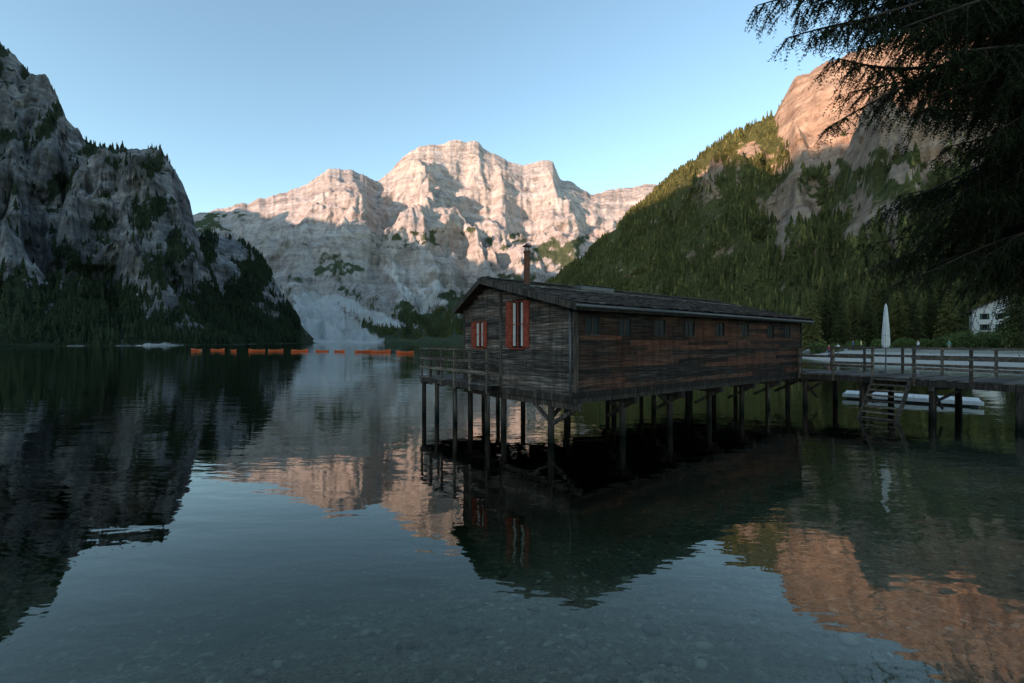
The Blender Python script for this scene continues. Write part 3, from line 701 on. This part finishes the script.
def person(x,y,rz,shirt,pants,hair,pose,seed):
    sk=(.45,.27,.19)
    m=M('person_clothes'); z=m.sep(m.coord('Object'),2)
    c=m.ramp(m.math('DIVIDE',z,1.8),[(0,(.03,.025,.02)),(.045,pants),(.53,shirt),(.82,sk),(.945,hair)],'CONSTANT'); m.col(c)
    st=.16 if pose=='walk' else .03
    pts={'pel':(0,0,.95),'wa':(0,0,1.1),'ch':(0,.01,1.32),'nk':(0,0,1.47),'hd':(0,.02,1.6),'ht':(0,.01,1.7),
     'lh':(.1,0,.9),'lk':(.11,st*.6+.02,.5),'la':(.11,st,.09),'lt':(.12,st+.13,.04),'rh':(-.1,0,.9),'rk':(-.11,.04,.5),'ra':(-.11,-st,.09),'rt':(-.12,-st+.13,.04),
     'ls':(.18,0,1.4),'le':(.25,-.05,1.13),'lw':(.25,.06,.9),'lf':(.25,.1,.8),'rs':(-.18,0,1.4),'re':(-.25,.02,1.13),'rw':(-.23,.14,.93),'rf':(-.22,.2,.85)}
    rad={'pel':.15,'wa':.125,'ch':.15,'nk':.06,'hd':.1,'ht':.085,'lh':.1,'lk':.065,'la':.045,'lt':.04,'rh':.1,'rk':.065,'ra':.045,'rt':.04,'ls':.065,'le':.045,'lw':.032,'lf':.035,'rs':.065,'re':.045,'rw':.032,'rf':.035}
    ks=list(pts); ed=[('pel','wa'),('wa','ch'),('ch','nk'),('nk','hd'),('hd','ht'),('pel','lh'),('lh','lk'),('lk','la'),('la','lt'),('pel','rh'),('rh','rk'),('rk','ra'),('ra','rt'),('ch','ls'),('ls','le'),('le','lw'),('lw','lf'),('ch','rs'),('rs','re'),('re','rw'),('rw','rf')]
    me=bpy.data.meshes.new('person'); me.from_pydata([pts[k] for k in ks],[(ks.index(a),ks.index(c)) for a,c in ed],[]); me.materials.append(m.m)
    o=bpy.data.objects.new('person',me); link(o); o.location=(x,y,gz(x,y)); o.rotation_euler=(0,0,rz)
    s=o.modifiers.new('skin','SKIN'); s.use_smooth_shade=True
    for i,k in enumerate(ks): me.skin_vertices[0].data[i].radius=(rad[k],rad[k]*.8)
    me.skin_vertices[0].data[0].use_root=True
    o.modifiers.new('sub','SUBSURF').levels=1; o.modifiers['sub'].render_levels=1
for k,(px,d,rz,sh,pa,ps) in enumerate([(829,74,.3,(.5,.1,.08),(.04,.05,.1),'walk'),(838,76,2,(.6,.6,.58),(.1,.08,.06),'stand'),(853,80,1,(.08,.15,.35),(.05,.05,.05),'stand'),(861,79,4,(.65,.5,.2),(.06,.07,.12),'walk'),(918,72,1.5,(.6,.6,.6),(.05,.06,.1),'walk'),(949,76,3,(.1,.25,.2),(.3,.26,.2),'stand')]):
    person((px-CX)/F*d,d,rz,sh,pa,(.05,.03,.02),ps,k)

# ------------------------------------------------------------ overhanging spruce
TX,TY=10.6,6.6; tz=gz(TX,TY)-.2
sp=empty('overhanging_spruce',(0,0,0)); b=Bld()
prev=None
for k in range(9):
    z0=tz+k*2.1; p=(TX+.12*math.sin(k*.8),TY+.1*math.cos(k),z0)
    if prev: b.cyl(prev[0],p,prev[1],.3*(1-(k)/9.5)+.02,12)
    prev=(p,.3*(1-k/9.5)+.02)
nV=[];nT=[];kk=0
def needles(P,D,L_,dens=1.0):
    global kk
    step=.036/dens; mx=int(.5/step)
    u=(np.arange(mx)+.5)*step
    base=P[:,None,:]+D[:,None,:]*u[None,:,None]+np.array([0,0,-1])*(u[None,:,None]**2)*.9
    ok=(u[None,:]<L_[:,None]); B=base[ok]; DD=np.broadcast_to(D[:,None,:],base.shape)[ok]
    for rep in range(3):
        rr=RNG.normal(size=B.shape); rr[:,2]*=.7; rr-=DD*np.sum(rr*DD,axis=1,keepdims=True); rr/=np.linalg.norm(rr,axis=1,keepdims=True)+1e-9
        tip=B+(rr*.8+DD*.65)*RNG.uniform(.03,.058,(len(B),1)); w_=np.cross(rr,DD)*.0068
        V=np.stack([B-w_,B+w_,tip],1).reshape(-1,3); nV.append(V); nT.append(np.arange(len(V)).reshape(-1,3)+kk); kk+=len(V)
def sbranch(p0,p1,dens=1.0,wide=.9):
    p0=np.array(p0);p1=np.array(p1); L_=np.linalg.norm(p1-p0); n=max(6,int(L_/.12))
    t=np.linspace(0,1,n)
    C=p0+(p1-p0)*t[:,None]; sag=RNG.uniform(-.05,.18)*L_
    C[:,2]+=np.sin(t*np.pi)*sag+.07*np.sin(t*8+RNG.random()*6)*t*(1-t)*3
    dm=(p1-p0)/L_; lat=np.cross(dm,[0,0,1]); lat/=np.linalg.norm(lat)
    C+=lat*(np.sin(t*np.pi)*RNG.uniform(-.12,.12)*L_+.08*np.sin(t*7+RNG.random()*6)*np.sin(t*np.pi))[:,None]
    for i in range(0,n-2,2): 
        j=min(i+2,n-1); b.cyl(C[i],C[j],.04*(1-t[i])**.8*L_/5+.006,.04*(1-t[j])**.8*L_/5+.006,6)
    P=[];D=[];Ls=[]
    for i in range(int(n*.12),n):
        clump=.6+.6*abs(math.sin(i*.7+p1[0]*3))
        for sd in (-1,1):
            if RNG.random()>.85: continue
            l=wide*clump*(min(1,(1-t[i])*1.7+.22))*RNG.uniform(.45,1.2)*min(1,.35+t[i]*1.8)
            d=dm*RNG.uniform(.1,.9)+lat*sd*RNG.uniform(.3,1)+np.array([0,0,-1])*RNG.uniform(.2,1.5); d/=np.linalg.norm(d)
            m_=max(2,int(l/.1)); q0=C[i]
            pts=[q0+d*l*s/m_+np.array([0,0,-1])*(l*s/m_)**2*.5 for s in range(m_+1)]
            b.cyl(pts[0],pts[-1],.008,.003,4)
            for s in range(m_):
                dd=pts[s+1]-pts[s]; P.append(pts[s]); D.append(dd/np.linalg.norm(dd)); Ls.append(np.linalg.norm(dd)*1.1)
                sl=np.cross(dd,[0,0,1]); sl/=np.linalg.norm(sl)+1e-9
                for s2 in (-1,1):
                    e=dd/np.linalg.norm(dd)*.7+sl*s2*RNG.uniform(.3,1)+np.array([0,0,-1])*RNG.uniform(.1,1.1); e/=np.linalg.norm(e)
                    P.append(pts[s]); D.append(e); Ls.append(RNG.uniform(.12,.36)*(1-.4*s/m_))
    needles(np.array(P),np.array(D),np.array(Ls),dens)
tips=[(757,6,6),(788,38,6.4),(800,-20,5.6),(833,58,6.2),(828,128,6.6),(850,15,7),(880,72,6),(905,108,6.8),(935,55,5.6),(900,-30,6),(945,148,7),(962,100,6.5),(985,60,7),(1000,130,6),(860,-50,6.5),(920,10,6.5),(970,20,6),(1010,80,5.6),(1005,10,7),(800,10,7.2),
 (815,35,6.0),(840,95,7.2),(870,40,5.8),(895,85,7.5),(925,100,6.2),(955,60,7.3),(975,125,7.6),(1020,40,6.2),(780,-25,6.6),(830,-30,6.2),(890,15,5.9),(945,-10,6.6),
 (902,195,8),(862,245,9),(850,278,9),(905,228,8),(940,262,8.5),(885,290,9),(980,195,7),(990,280,8),(960,232,8),(1010,240,7),(930,212,7.5),(1000,165,7),(965,175,7.5),(915,278,8),(960,290,8.6),(1015,200,8),(870,220,9.5),(1010,290,7.5),(985,150,8),(1015,125,7.5),(895,262,8.6),(975,262,7.4),(920,245,9),(1000,220,8.5),(1018,262,8),
 (955,110,7),(970,80,6.8),(990,100,6.2),(1005,50,6.6),(1015,15,6.2),(975,-10,7),(940,30,7.4),(885,205,8.6),(875,262,9.2),(930,190,7.8),(945,205,8.4),(985,235,7.6),(950,160,7.2),(1010,180,6.8),(905,40,7),(865,-10,7.2),(1000,145,7.2)]
for px,py,d in tips:
    q=S(px,py,d); dist=math.hypot(q.x-TX,q.y-TY); sbranch((TX,TY,q.z+RNG.uniform(.0,.35)*dist+.2),tuple(q),1.0,1.0)
for k in range(20):
    a=random.uniform(-1.9,1.5); z0=5+k*.6; l=3.6*(1-k/28); sbranch((TX,TY,z0),(TX+l*math.cos(a),TY+l*math.sin(a),z0-.8),.5,.9)
b.obj('trunk_and_limbs',plain('spruce_bark',(.05,.038,.028),.9,.4,12),sp)
m=M('spruce_needles'); m.col(m.mix(m.noise(m.coord('Pos'),1.2,3),(.012,.019,.009),(.042,.054,.023))); m.rough(.9); m.b.inputs['Specular IOR Level'].default_value=.1
mesh_arr('needles',np.concatenate(nV),np.concatenate(nT),m.m,False,sp)
